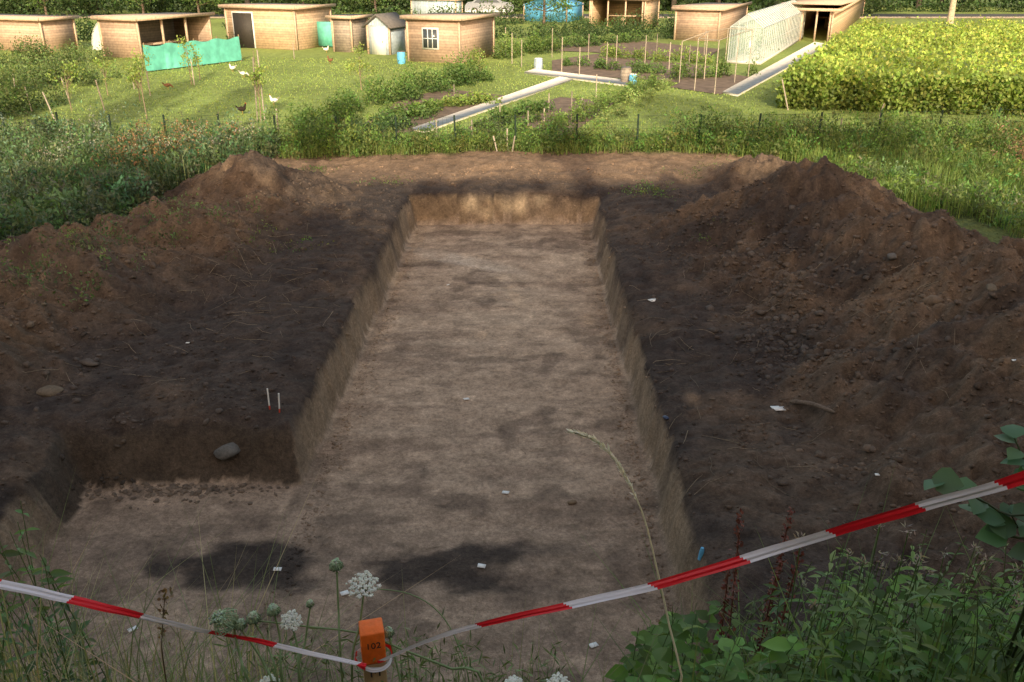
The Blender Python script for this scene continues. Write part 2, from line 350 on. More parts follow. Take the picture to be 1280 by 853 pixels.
for a in [(960,345,.35,.8,260,.018,.075,1.2,.5),(975,430,.3,.6,240,.018,.085,1.2,.5),(990,400,.4,.9,220,.015,.07,1.2,.5),(1055,580,.2,.15,26,.02,.08,1.7),(1030,620,.5,.4,80,.01,.045,1.4,.4),(900,300,.5,.9,200,.015,.06,1.2,.4),
          (1090,420,.6,1.,140,.015,.055,1.2,.4),(1050,300,.5,.8,190,.018,.07,1.2,.5),(1120,330,.4,.6,70,.02,.07,1.2,.5),(1200,440,.7,.9,150,.015,.055,1.2,.3),(110,440,.5,.5,130,.018,.065,1.5,.3),(60,490,.25,.2,16,.02,.075,1.7),(230,540,.9,.10,130,.015,.06,1.3,.4),(200,330,.7,.7,140,.018,.06,1.3,.3),
          (330,260,.5,.6,120,.015,.06,1.4),(150,560,.9,.12,90,.01,.05,1.3,.3),(820,380,.1,.2,10,.02,.04,2.),(60,400,.5,.5,90,.015,.055,1.3,.3)]: cluster(*a)
n=2600; yy=rng.uniform(6,18.6,n); sd_=rng.random(n)<.5; off=.10+np.abs(rng.normal(size=n))*.12
xx=np.where(sd_,-2.40+off,1.42-off)+.0166*yy; c,z=soil(xx,yy); s=.006+.02*rng.random(n)**3; clods(B,np.stack([xx,yy,z],1),s,c*.8)
n=420; xx=rng.normal(-3.7,.65,n); yy=8.28-np.abs(rng.normal(size=n))*.16; q=(xx<-2.4)&(xx>-4.8); xx=xx[q];yy=yy[q]; c,z=soil(xx,yy); s=.006+.035*rng.random(len(xx))**3; clods(B,np.stack([xx,yy,z],1),s,c*.45+.02)
B.build('soil_clods',m_clod)
B=Batch()
def twig(x,y,L,r,col,lift=.02):
    a=rng.random()*6.28; p=np.array([[x+np.cos(a)*L*k+.03*L*rng.normal(),y+np.sin(a)*L*k+.03*L*rng.normal(),0] for k in (-.5,-.17,.17,.5)])
    p[:,2]=height(p[:,0],p[:,1])+lift*rng.random(4)+r
    tube(B,p,[r,r*.9,r*.8,r*.5],4,col)
for i in range(300):
    q=random.random()
    if q<.45: g=hit(random.gauss(320,60),random.gauss(350,45))
    elif q<.75: g=hit(random.gauss(900,60),random.uniform(300,620))
    elif q<.9: g=hit(random.uniform(30,380),random.uniform(300,500))
    else: g=hit(random.gauss(1150,70),random.uniform(300,500))
    if parts(np.array([g[0]]),np.array([g[1]]))[1][0]>.02: continue
    twig(g[0],g[1],random.uniform(.1,.55),random.uniform(.002,.005),np.array([.2,.16,.115])*random.uniform(.5,1.5))
for i in range(45):
    g=hit(random.uniform(480,820),random.uniform(300,800)); twig(g[0],g[1],random.uniform(.05,.2),.002,np.array([.2,.16,.11])*random.uniform(.4,1.3),.005)
B.build('dry_twigs',m_bark)
# ---------------------------------------------------------------- small things on the excavation
def tag(px,py,w=.075,d=.05,name='paper_tag'):
    g=hit(px,py); box(name,(w,d,.006),(g[0],g[1],g[2]+.014),m_paper,rot=(random.uniform(-.1,.1),random.uniform(-.1,.1),random.uniform(-.8,.8)))
for p in [(602,709),(347,713),(583,500),(632,617),(742,808),(431,743),(166,788)]: tag(*p)
for p in [(1097,595),(1268,452),(235,430),(560,357)]: tag(*p,w=.05,d=.03)
tag(973,512,.16,.10,'white_tile'); tag(817,376,.16,.09,'white_tile')
def rock(name,px,py,s,col,sc=(1,1,1),rz=0):
    g=hit(px,py); b=Batch(); clods(b,np.array([[0,0,0.]]),s,np.array(col),fine=True,jit=.05,flat=.8)
    o=b.build(name,m_clod); o.location=(g[0],g[1],g[2]+s*.2); o.scale=sc; o.rotation_euler=(0,0,rz); return o
rock('stone_block',286,566,.12,(.15,.145,.135),(1.1,1.0,.95),.5); rock('stone',1165,378,.10,(.17,.125,.09),(1.2,1,.8)); rock('stone',1240,362,.08,(.16,.13,.095),(1.3,1,.7)); rock('stone',60,491,.09,(.16,.125,.09),(1.4,1,.6))
rock('stone',1115,322,.07,(.13,.12,.11)); rock('stone',715,629,.04,(.2,.15,.1)); rock('stone',112,455,.08,(.11,.09,.075),(1.4,1,.6))
b=Batch(); a=hit(988,507); c=hit(1043,521); p=spl([a+[0,0,.05],(a+c)/2+[0,.03,.07],c+[0,0,.05]],7); tube(b,p,[.02,.03,.026,.03,.027,.024,.012],8,(.17,.125,.095)); b.build('broken_branch',m_bark,True)
for px,py,ht,ln in [(337,510,.26,0),(349,512,.24,.02)]:
    g=G(px,py,0); g[2]=H1(g[0],g[1]); e=empty('marker_pin',g); e.rotation_euler=(0,ln*3,0)
    for nm,z0,z1,mt in [('red_foot',0,.05,m_red),('white_shaft',.05,ht,m_paper)]:
        b=Batch(); tube(b,[[0,0,z0],[0,0,z1]],.009,8); b.build(nm,mt,False,e)
b=Batch(); g=hit(875,697); e=empty('blue_peg',g); tube(b,[[0,0,-.02],[0.01,0,.06],[.012,0,.10]],[.02,.022,.014],8,(.1,.3,.6)); b.build('body',m_blue,False,e)
g=hit(832,524); e=empty('blue_plastic_scrap',g); b=Batch(); clods(b,np.array([[0,0,.02]]),.045,np.array([.03,.08,.2]),True,.15,.4); b.build('body',M('dark_blue_plastic',(.03,.05,.11),.4),False,e)
# ---------------------------------------------------------------- mid vegetation
def bush(B,x,y,r,h,n,col,leaf=.09,z0=None):
    z0=0 if z0 is None else z0
    v=unit(rng.normal(size=(n,3))); v[:,2]=np.abs(v[:,2]); k=(.35+.65*rng.random((n,1))**.5)
    k*=1+.3*fbm(v[:,0]*2+x*3,v[:,1]*2+v[:,2]*2+y*3,2)[:,None]
    P=np.array([x,y,z0])+v*k*np.array([r,r,h]); 
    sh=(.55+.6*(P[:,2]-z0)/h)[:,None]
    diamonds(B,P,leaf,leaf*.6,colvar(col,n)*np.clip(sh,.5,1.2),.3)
def weeds(B,xy,h,n,col,leaf=.10,sp=.12):
    m=len(xy); z=height(xy[:,0],xy[:,1]); hh=h*(.45+.9*rng.random(m)); 
    k=rng.random((m,n)); P=np.empty((m,n,3)); spr=sp*(1.2-k*.8)
    lean=rng.normal(size=(m,1,2))*.12
    P[:,:,0]=xy[:,0:1]+rng.normal(size=(m,n))*spr+lean[:,:,0]*k; P[:,:,1]=xy[:,1:2]+rng.normal(size=(m,n))*spr+lean[:,:,1]*k; P[:,:,2]=z[:,None]+k*hh[:,None]
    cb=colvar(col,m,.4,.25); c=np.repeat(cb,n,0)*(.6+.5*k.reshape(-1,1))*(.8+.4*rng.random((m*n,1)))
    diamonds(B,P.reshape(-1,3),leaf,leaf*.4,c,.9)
GREEN=(.12,.20,.055); YG=(.22,.30,.07); DG=(.07,.12,.04)
B=Batch()
lp=[G(-120,330),G(60,312),G(120,262),G(215,250),G(345,200),G(345,186),G(-120,178)]
weeds(B,scat(lp,1300),.62,40,(.115,.175,.08)); weeds(B,scat(lp,320),.95,36,(.19,.25,.14),.08)
weeds(B,scat([G(-60,345),G(20,335),G(120,300),G(220,245),G(-60,245)],400),.6,46,(.12,.18,.10),.11)
q=scat(lp,4500); blades(B,np.c_[q,height(q[:,0],q[:,1])],.6,.012,colvar((.21,.25,.10),4500))
for (x,y) in scat([G(100,262),G(250,225),G(330,195),G(180,195)],80):
    P=np.c_[x+rng.normal(size=26)*.03,y+rng.normal(size=26)*.03,.2+rng.random(26)*.75]; diamonds(B,P,.045,.035,colvar((.36,.20,.10),26),1)
for (x,y) in scat([G(60,250),G(330,215),G(330,192),G(60,192)],60):
    P=np.c_[x+rng.normal(size=10)*.08,y+rng.normal(size=10)*.08,.7+rng.random(10)*.2]; diamonds(B,P,.04,.03,colvar((.42,.38,.30),10),1)
for px,py,n_ in [(120,315,20),(60,345,14),(215,300,12),(270,270,10),(180,285,12),(30,360,12),(100,290,16)]:
    g=hit(px,py); weeds(B,g[None,:2]+rng.normal(size=(n_,2))*.4,.28,18,(.13,.19,.08),.06)
B.build('weed_patch',m_leaf)
B=Batch()
rp=[G(905,198),G(900,178),G(1360,165),G(1400,330),G(1290,310),G(1215,275),G(1130,262),G(1060,235),G(1010,205)]
weeds(B,scat(rp,700),.38,36,(.15,.22,.06)); q=scat(rp,18000); blades(B,np.c_[q,height(q[:,0],q[:,1])],.34,.014,colvar((.22,.30,.08),18000)*(1+.3*fbm(q[:,0]*.6,q[:,1]*.6,3)[:,None]))
weeds(B,scat([G(1230,215),G(1290,240),G(1300,180),G(1240,180)],50),.6,40,(.30,.22,.11),.07)
weeds(B,scat([G(880,200),G(1300,205),G(1300,172),G(880,182)],420),.72,36,(.15,.22,.06),.09)
weeds(B,scat([G(1060,232),G(1290,300),G(1290,275),G(1080,222)],90),.45,30,(.17,.23,.10),.08)
B.build('weed_patch',m_leaf)
B=Batch()
fp=[G(350,200),G(350,178),G(960,175),G(960,197),G(800,192),G(700,195),G(600,191),G(480,195)]
weeds(B,scat(fp,720),.36,32,(.15,.22,.055),.08); q=scat(fp,8000); blades(B,np.c_[q,q[:,0]*0],.28,.013,colvar((.23,.29,.08),8000))
for px,py,n,h in [(420,192,60,.9),(380,189,44,1.0),(470,189,36,.8),(550,188,24,.55),(650,189,34,.6),(900,187,60,.8),(1000,182,40,.6),(1140,184,40,.7),(860,187,26,.8),(740,189,26,.65)]:
    g=G(px,py); weeds(B,g[None,:2]+rng.normal(size=(n,2))*np.array([.6,.25]),h,36,(.15,.22,.06),.09)
for px,py,n in [(390,215,22),(810,240,30),(350,300,6),(330,310,6),(480,230,8),(870,215,14),(905,290,5)]:
    g=hit(px,py); weeds(B,g[None,:2]+rng.normal(size=(n,2))*np.array([.35,.3]),.12,12,(.13,.19,.055),.05)
B.build('weed_patch',m_leaf)
def sheet(name,pts,z,mat,th=0):
    P=[G(*p) for p in pts]; b=[(p[0],p[1],z) for p in P]; n=len(b)
    if th:
        V=b+[(x,y,z-th) for x,y,_ in b]; Fs=[np.array([[i,(i+1)%n,(i+1)%n+n,i+n]]) for i in range(n)]+[np.arange(n)[None]]
        return mk(name,V,Fs,None,mat)
    return mk(name,b,[np.arange(n)[None]],None,mat)
PATHS=[[(514,163),(530,167),(716,101),(702,97)],[(655,92),(668,88),(792,103),(786,109)],[(903,117),(922,121),(1036,57),(1018,54)]]
BEDS=[[(420,178),(512,166),(600,136),(640,121),(560,112),(505,122)],[(545,188),(690,185),(770,128),(700,122),(600,150)],[(690,92),(850,104),(890,84),(745,68),(690,76)],[(838,110),(900,119),(950,99),(880,88)],[(740,66),(880,78),(900,62),(780,50),(640,62)]]
for i,p in enumerate(PATHS): sheet('garden_path',p,.06+.006*i,m_conc,.07)
for i,p in enumerate(BEDS): sheet('garden_bed',p,.012+.004*i,m_bed)
B=Batch()
q=scat([(-30,24.3),(12,24.3),(14,34),(6,44),(-30,50)],42000)
ok=np.ones(len(q),bool)
for p in PATHS+BEDS: ok&=~inpoly(q[:,0],q[:,1],[G(*k) for k in p])
q=q[ok]; P=np.c_[q,np.full(len(q),.0)]
cn=fbm(q[:,0]*.5,q[:,1]*.5,3,13.)[:,None]
blades(B,P,.055,.03,colvar((.29,.37,.10),len(q),.25,.1)*(1+.25*cn),.9); B.build('lawn_grass',m_leaf)
# ---- bushes, borders
B=Batch()
def line(p0,p1,n,r,h,nl,col,leaf=.1,j=.25):
    a=G(*p0);b=G(*p1)
    for i in range(n):
        k=(i+rng.random()*.8)/n; q=a+(b-a)*k+np.r_[rng.normal(size=2)*j,0]; s=.7+.6*rng.random()
        bush(B,q[0],q[1],r*s,h*s,int(nl*s),np.array(col)*(.75+.5*rng.random()),leaf)
line((440,140),(610,98),14,.5,.75,380,GREEN); line((470,132),(600,92),9,.45,.9,320,(.15,.23,.06)); line((545,132),(610,128),6,.5,.28,240,YG)
line((690,168),(822,106),20,.30,.6,240,(.18,.26,.07),.08,.14); line((720,172),(842,104),12,.28,.42,160,(.28,.35,.12),.07,.14)
line((610,152),(685,138),9,.35,.35,170,GREEN); line((580,176),(680,168),12,.35,.35,170,(.12,.19,.05)); line((440,170),(500,160),8,.35,.3,140,DG); line((600,162),(680,150),8,.3,.3,150,(.14,.21,.06))
line((372,174),(440,154),9,.45,.7,260,(.14,.22,.06)); line((495,150),(560,138),9,.35,.4,180,(.14,.22,.05)); line((460,160),(520,145),7,.35,.35,160,GREEN)
line((700,82),(850,95),13,.35,.45,180,GREEN); line((745,70),(890,80),14,.38,.55,180,YG); line((640,66),(800,52),16,.5,.65,220,GREEN,.12); line((660,56),(840,48),14,.6,1.0,240,DG,.12)
line((850,100),(935,95),9,.32,.7,180,(.14,.21,.055)); line((620,75),(690,62),9,.55,1.0,280,(.15,.23,.06),.12)
line((290,60),(360,52),5,.5,.6,180,DG,.12); line((620,48),(850,40),20,.75,1.2,220,DG,.15); line((300,38),(640,31),24,.9,1.4,240,(.085,.14,.045),.18)
line((-10,82),(130,76),13,.65,1.0,280,(.14,.20,.07),.11); line((-20,122),(95,98),15,.65,1.15,350,(.16,.22,.08),.10); line((-30,152),(50,134),10,.6,1.1,320,(.14,.20,.07),.10)
line((100,112),(145,95),5,.45,.8,220,(.17,.24,.08),.1); line((0,52),(130,50),9,.8,1.4,240,DG,.18); line((840,38),(1090,20),20,.9,1.3,240,DG,.18); line((1080,15),(1500,15),18,1.2,1.2,240,DG,.25)
line((-250,20),(640,15),34,2.0,3.0,420,(.06,.105,.03),.32,.8); line((640,14),(1000,12),16,1.6,2.2,340,(.06,.10,.03),.3,.6)
B.build('garden_shrubs',m_leaf)
# ---- bean / vine field
B=Batch()
vf=[(8.9,30.3),(17,28.6),(45,26),(60,52),(21,56)]
q=scat(vf,50000); x,y=q.T
top=1.12+.30*fbm(x*.7,y*.7,3,2.)+.18*fbm(x*2.5,y*2.5,3); z=top*(1-.35*rng.random(len(x))**2)+.3*(rng.random(len(x))>.98)
diamonds(B,np.c_[q,z],.15,.12,colvar((.33,.41,.085),len(x),.4,.14)*(1+.35*fbm(x*.9,y*.9,3)[:,None]),.4)
def edge(a,b,n,th=.8):
    a=np.array(a);b=np.array(b);k=rng.random(n)[:,None]; p=a+(b-a)*k; nr=np.array([-(b-a)[1],(b-a)[0]]);nr=nr/np.linalg.norm(nr)
    x,y=p.T; p=p+nr*(rng.random((n,1))*th-.1-.3*fbm(x*1.1,y*1.1,3,9.)[:,None]); x,y=p.T
    tp=1.12+.3*fbm(x*.9,y*.9,3,2.); k2=rng.random(n)
    diamonds(B,np.c_[p,tp*k2],.14,.11,colvar((.25,.33,.07),n,.4,.14)*(.5+.55*k2[:,None])*(1+.35*fbm(x*1.5,k2*3,2)[:,None]),.3)
edge((8.9,30.3),(17,28.6),8500); edge((17,28.6),(30,27.4),4000); edge((21,56),(8.9,30.3),8000)
B.build('vine_plot',m_leaf)
# ---- trees
def tree(name,x,y,z0,h,cr,nl,col,leaf,trunk=.12,tcol=(.12,.09,.06),cbase=.35,lean=0,parts_=9):
    L=Batch();T=Batch(); 
    tube(T,spl([[x,y,z0-.1],[x+.03*h*rng.normal()*.4,y,z0+h*.4],[x+lean*.6,y,z0+h*.85]],8),np.linspace(trunk,trunk*.3,8),8,tcol)
    for i in range(parts_):
        a=rng.random()*6.28; zc=z0+h*(cbase+(1-cbase)*(.15+.8*rng.random())); rr=cr*(.3+.6*rng.random())*(1.1-.5*(zc-z0)/h)
        c=np.array([x+lean*(zc-z0)/h+np.cos(a)*rr,y+np.sin(a)*rr,zc]); s=np.array([x+lean*.4,y,z0+(zc-z0)*.62])
        tube(T,spl([s,(s+c)/2+[0,0,-.03*h],c],6),np.linspace(trunk*.4,trunk*.1,6),5,tcol)
        n=nl//parts_; v=unit(rng.normal(size=(n,3)))*(rng.random((n,1))**.45)*cr*np.array([.55,.55,.42])*(.8+.5*rng.random()); 
        P=c+v; diamonds(L,P,leaf,leaf*.65,colvar(np.array(col)*(.75+.5*rng.random()),n),.1)
    e=empty(name,(0,0,0)); T.build('trunk',m_bark,True,e); L.build('crown',m_leaf,False,e)
for px,py,h,cr,nl in [(184,150,2.0,.5,330),(326,152,2.5,.38,330),(240,106,1.8,.45,240),(250,100,1.5,.35,150),(452,113,1.6,.55,400),(175,128,1.4,.35,150),(600,100,1.6,.55,340),(90,140,1.6,.5,300),(135,120,1.5,.4,200)]:
    g=G(px,py); tree('young_fruit_tree',g[0],g[1],0,h,cr,nl,(.27,.34,.09),.09,.022,(.25,.19,.13),.25)
g=G(1187,30); tree('roadside_tree',g[0],g[1],0,9,3.2,3000,(.07,.12,.035),.35,.28,(.40,.33,.25),.35)
for px,py in [(250,24),(470,20),(1000,20),(680,30),(180,22),(60,26),(380,20)]:
    g=G(px,py); tree('garden_tree',g[0],g[1],0,4.5,2.0,1500,(.09,.145,.04),.22,.12,(.12,.09,.07),.15)
L=Batch();T=Batch()
for i in range(46):
    x=-75+i*3.4+rng.normal(); y=92+rng.normal()*3+(6 if x>25 else 0); h=9+4*rng.random()
    tube(T,[[x,y,0],[x,y,h*.7]],[.28,.12],7,(.06,.05,.04))
    n=420; v=unit(rng.normal(size=(n,3)))*rng.random((n,1))**.4*np.array([2.9,2.9,h*.42]); diamonds(L,np.array([x,y,h*.62])+v,.65,.5,colvar((.05,.085,.025),n),.1)
n=16000; P=np.c_[rng.uniform(-85,85,n),91+rng.normal(size=n)*1.4,rng.random(n)*3.2]; P[:,1]+=6*(P[:,0]>25); diamonds(L,P,.5,.4,colvar((.035,.065,.022),n),.2)
e=empty('distant_trees'); T.build('trunks',m_bark,True,e); L.build('crowns',m_leaf,False,e)
# trees standing on the embankment behind the photographer (they throw the long shade)
L=Batch();T=Batch(); n=30000
x=rng.uniform(-24,26,n); top=10.5+1.3*fbm(x*.6,x*0+2,3); zz=3+(top-3)*rng.random(n)**.8
P=np.c_[x,-6.5+rng.normal(size=n)*.7,zz]; diamonds(L,P,.58,.48,colvar((.08,.13,.04),n),.1)
for i in range(17):
    xx=-24+i*3.1+rng.normal()*.4; tube(T,spl([[xx,-6.5,2.8],[xx+.2,-6.5,6],[xx,-6.4,9.5]],7),np.linspace(.18,.04,7),7,(.1,.08,.06))
for xx,zc,r,st_ in [(8.0,15.6,1.7,1.3),(10.6,14.2,1.3,1.3),(17.3,19.4,1.2,1.3),(-10.6,16.8,.75,4.),(-14,15.8,.65,4.),(-7.6,16.8,.5,4.5),(-3.2,14.6,.45,4.),(-18,15,1.,2.5),(3.2,13.4,.5,3.),(13.6,16,.5,4.)]:
    m_=int(900*r*st_**.6); v=unit(rng.normal(size=(m_,3)))*rng.random((m_,1))**.5*np.array([r,r,r*st_]); diamonds(L,np.array([xx,-6.5,zc])+v,.40,.32,colvar((.06,.10,.03),m_),.1)
    tube(T,[[xx,-6.5,2.8],[xx,-6.5,zc+r*.6]],[.20,.06],7,(.1,.08,.06))
e=empty('embankment_trees'); T.build('trunks',m_bark,True,e); L.build('crowns',m_stem,False,e)
# ---------------------------------------------------------------- sheds
AZ=math.radians(-23.7); E1=np.array([math.cos(AZ),math.sin(AZ)]); E2=np.array([-math.sin(AZ),math.cos(AZ)])
def extent(g,px,E):
    t=(px-640)/FPX; dep0=g[1]*CT+CH*ST
    return (t*dep0-g[0])/(E[0]-t*E[1]*CT)
def shed(name,cpx,cpy,lpx,rpx,h,wall=None,roof=None,kind='flat',opening=None,window=None,door=None,over=.22):
    wall=wall or m_wood; roof=roof or m_roof
    g=G(cpx,cpy); W=-extent(g,lpx,E1); D=extent(g,rpx,E2); e=empty(name,g,AZ); T=.06
    if opening=='side':
        box('front_wall',(W,T,h),(-W/2,T/2,h/2),wall,e); box('back_wall',(W,T,h),(-W/2,D-T/2,h/2),wall,e); box('far_side_wall',(T,D-2*T-.004,h),(-W+T/2,D/2,h/2),m_woodG,e)
        for k in (0.33,.66): box('post',(.1,.1,h),(-.06,D*k,h/2),m_trim,e)
        box('rail',(.06,D-2*T-.01,.5),(-.05,D/2,.25),wall,e)
        box('bench',(W*.4,D*.5,.08),(-W*.5,D*.5,.55),m_trim,e)
    elif opening=='front':
        box('back_wall',(W,T,h),(-W/2,D-T/2,h/2),wall,e); box('side_wall',(T,D-T-.004,h),(-T/2,D/2-T/2,h/2),wall,e); box('far_side_wall',(T,D-T-.004,h),(-W+T/2,D/2-T/2,h/2),wall,e)
        for k in (0.03,.35,.67,.97): box('post',(.1,.1,h),(-W*k-(.06 if k<.1 else 0),.02,h/2),m_trim,e)
        box('table',(W*.5,.7,.06),(-W*.5,D*.4,.75),m_trim,e); box('table_leg',(.3,.3,.72),(-W*.5,D*.4,.36),m_trim,e)
    else:
        box('walls',(W,D,h),(-W/2,D/2,h/2),wall,e)
    for nm,x,y in [('corner_board',0,0),('corner_board',-W,0),('corner_board',0,D)]:
        box(nm,(.1,.1,h-.01),(x,y,h/2),m_trim,e)
    if kind=='flat':
        box('roof',(W+2*over,D+2*over,.09),(-W/2,D/2,h+.09),roof,e,rot=(math.radians(-1.2),0,0)); box('fascia',(W+2*over+.04,.04,.16),(-W/2,-over-.03,h+.08),m_trim,e); box('fascia_side',(.04,D+2*over,.16),(over+.03,D/2,h+.08),m_trim,e)
    else:
        rh=.55; o=over
        V=[(-W-o,-o,h-.1),(o,-o,h-.1),(o,D+o,h-.1),(-W-o,D+o,h-.1),(-W/2,-o,h+rh),(-W/2,D+o,h+rh)]
        F4=np.array([[0,4,5,3],[1,2,5,4]]); r=mk('roof',V,[F4],None,roof,False,e); s=r.modifiers.new('s','SOLIDIFY'); s.thickness=.06
        mk('gable',[(-W,-.004,h-.02),(0,-.004,h-.02),(-W/2,-.004,h+rh-.12),(-W,D+.004,h-.02),(0,D+.004,h-.02),(-W/2,D+.004,h+rh-.12)],[np.array([[0,1,2],[3,5,4]])],None,wall,False,e)
    if window:
        fx,w,z,hh=window
        box('window_frame',(w+.14,.05,hh+.14),(-W*fx,-.028,z),m_white,e); box('window_pane',(w,.02,hh),(-W*fx,-.056,z),m_glass,e)
        for k in (-1,1): box('glazing_bar',(.035,.02,hh),(-W*fx+k*w/6,-.07,z),m_white,e)
        box('glazing_bar',(w,.02,.035),(-W*fx,-.073,z),m_white,e)
    if door:
        fx,w,hh,mt=door; box('door_frame',(w+.14,.04,hh+.07),(-W*fx,-.024,hh/2+.03),m_white,e); box('door',(w,.03,hh),(-W*fx,-.05,hh/2),mt,e); box('handle',(.03,.03,.12),(-W*fx+w*.38,-.075,hh*.5),m_met,e)
    return e,W,D
shed('garden_shed',57,66,-45,98,1.6,m_wood,m_roof)
shed('garden_shed',178,74,131,266,1.8,m_wood,m_roof,opening='side')
shed('garden_shed',372,63,287,416,2.1,m_woodL,m_roof,opening=None,door=(.75,1.3,1.85,m_dark))  # door panel here is an open porch, its inner shade painted near-black
shed('garden_shed',441,66,418,461,1.7,m_woodG,m_roofd)
shed('garden_hut',488,69,461,508,1.45,m_pblue,m_roofd,'gable',door=(.5,.7,1.3,m_white))
shed('garden_cabin',575,80,511,617,1.95,m_wood,m_roof,window=(.55,.75,1.1,.85))
shed('garden_shed',897,52,843,931,1.75,m_wood,m_roof)
shed('open_garden_shed',1037,53,981,1078,1.75,m_woodL,m_roof,opening='front',over=.4)
shed('wooden_pavilion',805,36,737,822,1.9,m_woodL,m_roofd,opening='front')
shed('tool_shed',570,26,515,578,1.5,m_pblue,m_blue,over=.15)
shed('tarpaulin_shelter',708,28,655,728,1.3,m_blue,m_blue,'gable',over=.1)
g=G(418,60); e=empty('teal_screen',g,AZ); box('cloth',(1.1,.03,1.3),(-.5,0,.72),m_teal,e); box('post',(.05,.05,1.4),(.08,0,.7),m_trim,e); box('post',(.05,.05,1.4),(-1.08,0,.7),m_trim,e)
# greenhouse
g=G(950,81); W=-extent(g,909,E1); D=extent(g,1003,E2); e=empty('greenhouse',g,AZ); h=1.65; rh=.6
box('plinth',(W+.06,D+.06,.12),(-W/2,D/2,.06),m_conc,e)
V=[(-W,0,.12),(0,0,.12),(0,D,.12),(-W,D,.12),(-W,0,h),(0,0,h),(0,D,h),(-W,D,h),(-W/2,0,h+rh),(-W/2,D,h+rh)]
mk('glazing',V,[np.array([[0,1,5,4],[1,2,6,5],[2,3,7,6],[3,0,4,7],[4,8,9,7],[5,6,9,8]]),np.array([[4,5,8],[6,7,9]])],None,m_ggl,False,e)
b=Batch()
def bar(p,q,r=.022): tube(b,[p,q],r,4,(.6,.6,.6))
nb=int(D/.62)
for i in range(nb+1):
    y=D*i/nb
    for x in (-W,0): bar((x,y,.12),(x,y,h)); bar((x,y,h),(-W/2,y,h+rh))
for x in (-W,0): bar((x,0,h),(x,D,h),.03); bar((x,0,.9),(x,D,.9),.015)
bar((-W/2,0,h+rh),(-W/2,D,h+rh),.03)
for y in (0,D):
    bar((-W,y,h),(0,y,h))
    for k in (.25,.5,.75): bar((-W*k,y,.12),(-W*k,y,h+rh*(1-abs(k-.5)*2)))
b.build('frame',m_alu,False,e)
b=Batch()
for i in range(7): bush(b,-W*(.25+.5*(i%2)),D*(i+.5)/7,.35,1.1,120,(.1,.16,.05),.12,.12)
b.build('tomato_plants',m_leaf,False,e)
# polytunnel
g=G(100,66); e=empty('polytunnel',g,AZ); an=np.linspace(0,np.pi,13); r=1.25; L_=3
V=[(np.cos(a)*r,y,np.sin(a)*r*1.25) for y in (0,L_/2,L_) for a in an]; F4=np.array([[j*13+i,j*13+i+1,(j+1)*13+i+1,(j+1)*13+i] for j in range(2) for i in range(12)])
mk('film',V,[F4],None,m_poly,True,e); mk('end_film',V[:13],[np.arange(13)[None]],None,m_poly,False,e)
b=Batch()
for y in (-.02,L_/2,L_): tube(b,[(np.cos(a)*(r+.02),y,np.sin(a)*(r+.02)*1.25) for a in an],.025,5)
b.build('hoops',m_alu,False,e); e.location.x+=1.2; e.location.y+=1
# teal windbreak
a=G(184,91);c=G(301,77); nseg=40; V=[];
for i in range(nseg+1):
    p=a+(c-a)*i/nseg; w=.08*math.sin(i*1.3)+.05*rng.normal(); sag=.10*math.sin(i/nseg*math.pi*4)**2
    for k in range(4): V.append((p[0]+w*.3,p[1]+w*(1-.3*k),.06+(1.1-sag)*k/3))
e=empty('teal_windbreak'); mk('cloth',V,[np.array([[i*4+k,(i+1)*4+k,(i+1)*4+k+1,i*4+k+1] for i in range(nseg) for k in range(3)])],None,m_teal,True,e)
b=Batch()
for k in (0,.25,.5,.75,1): p=a+(c-a)*k; tube(b,[p+[0,.1,0],p+[0,.1,1.25]],.03,6,(.25,.18,.11))
b.build('posts',m_bark,False,e)
# ---- fence
e=empty('wire_fence'); b=Batch(); pr=None
for i,px in enumerate([-140,-65,10,78,143,210,278,347,422,496,570,645,720,796,872,945,1021,1095,1170,1242,1316,1390]):
    py=np.interp(px,[0,400,900,1280],[183,189,186,177]); p=G(px,py); hh=.88+.05*rng.random(); q=p+np.array([.02*rng.normal(),0,hh]); tube(b,[p,q],.028,6,(.03,.05,.035))
    if pr is not None:
        for k in (.08,.25,.42,.6,.78,.95): tube(b,[pr[0]+(pr[1]-pr[0])*k,p+(q-p)*k],.004,3,(.05,.07,.05),False)
        for j in range(1,14): f=j/14; s=pr[0]+(p-pr[0])*f; tube(b,[s+[0,0,.05],s+[0,0,.83]],.0025,3,(.05,.07,.05),False)
    pr=(p,q)
b.build('posts_and_wire',m_bark,False,e)
# ---- stakes in the gardens
b=Batch()
for px,py,h,ln in [(72,158,1.0,-.3),(131,139,1.0,-.15),(188,120,.9,0),(168,112,.9,0),(243,107,1.0,.0),(331,151,2.1,0),(322,152,1.9,.05),(368,74,.8,0),(88,130,.9,-.2),(40,140,.8,-.1),(20,120,.8,.1),(568,128,.6,0),(590,175,.55,0),(546,172,.5,0),
  (680,164,.65,0),(686,140,.6,0),(714,152,.9,0),(727,138,.4,0),(745,122,.8,0),(660,160,.5,0),(625,150,.5,0),(702,92,1.5,0),(724,96,1.2,0),(735,82,1.4,0),(758,88,1.2,0),(770,80,1.3,0),(806,80,1.3,0),(820,74,1.2,0),(860,96,1.3,0),(836,88,1.2,0),
  (640,80,1.4,0),(652,84,1.2,0),(632,70,1.4,0),(690,72,1.4,0),(880,70,1.3,0),(640,192,.45,.2),(622,192,.45,-.3),(634,190,.6,.0),(985,138,1.0,-.4),(1098,150,.5,.25),(1182,170,.4,0),(1242,140,.5,.5),(1180,140,.5,.4),(1050,165,.4,0),(830,190,.4,.3),(500,186,.35,.1),(350,184,1.0,0)]:
    g=G(px,py); tube(b,[g,g+np.array([ln*h*.8,0,h])],.022,6,np.array([.40,.34,.27])*(.6+.6*rng.random()))
b.build('garden_stakes',m_bark)
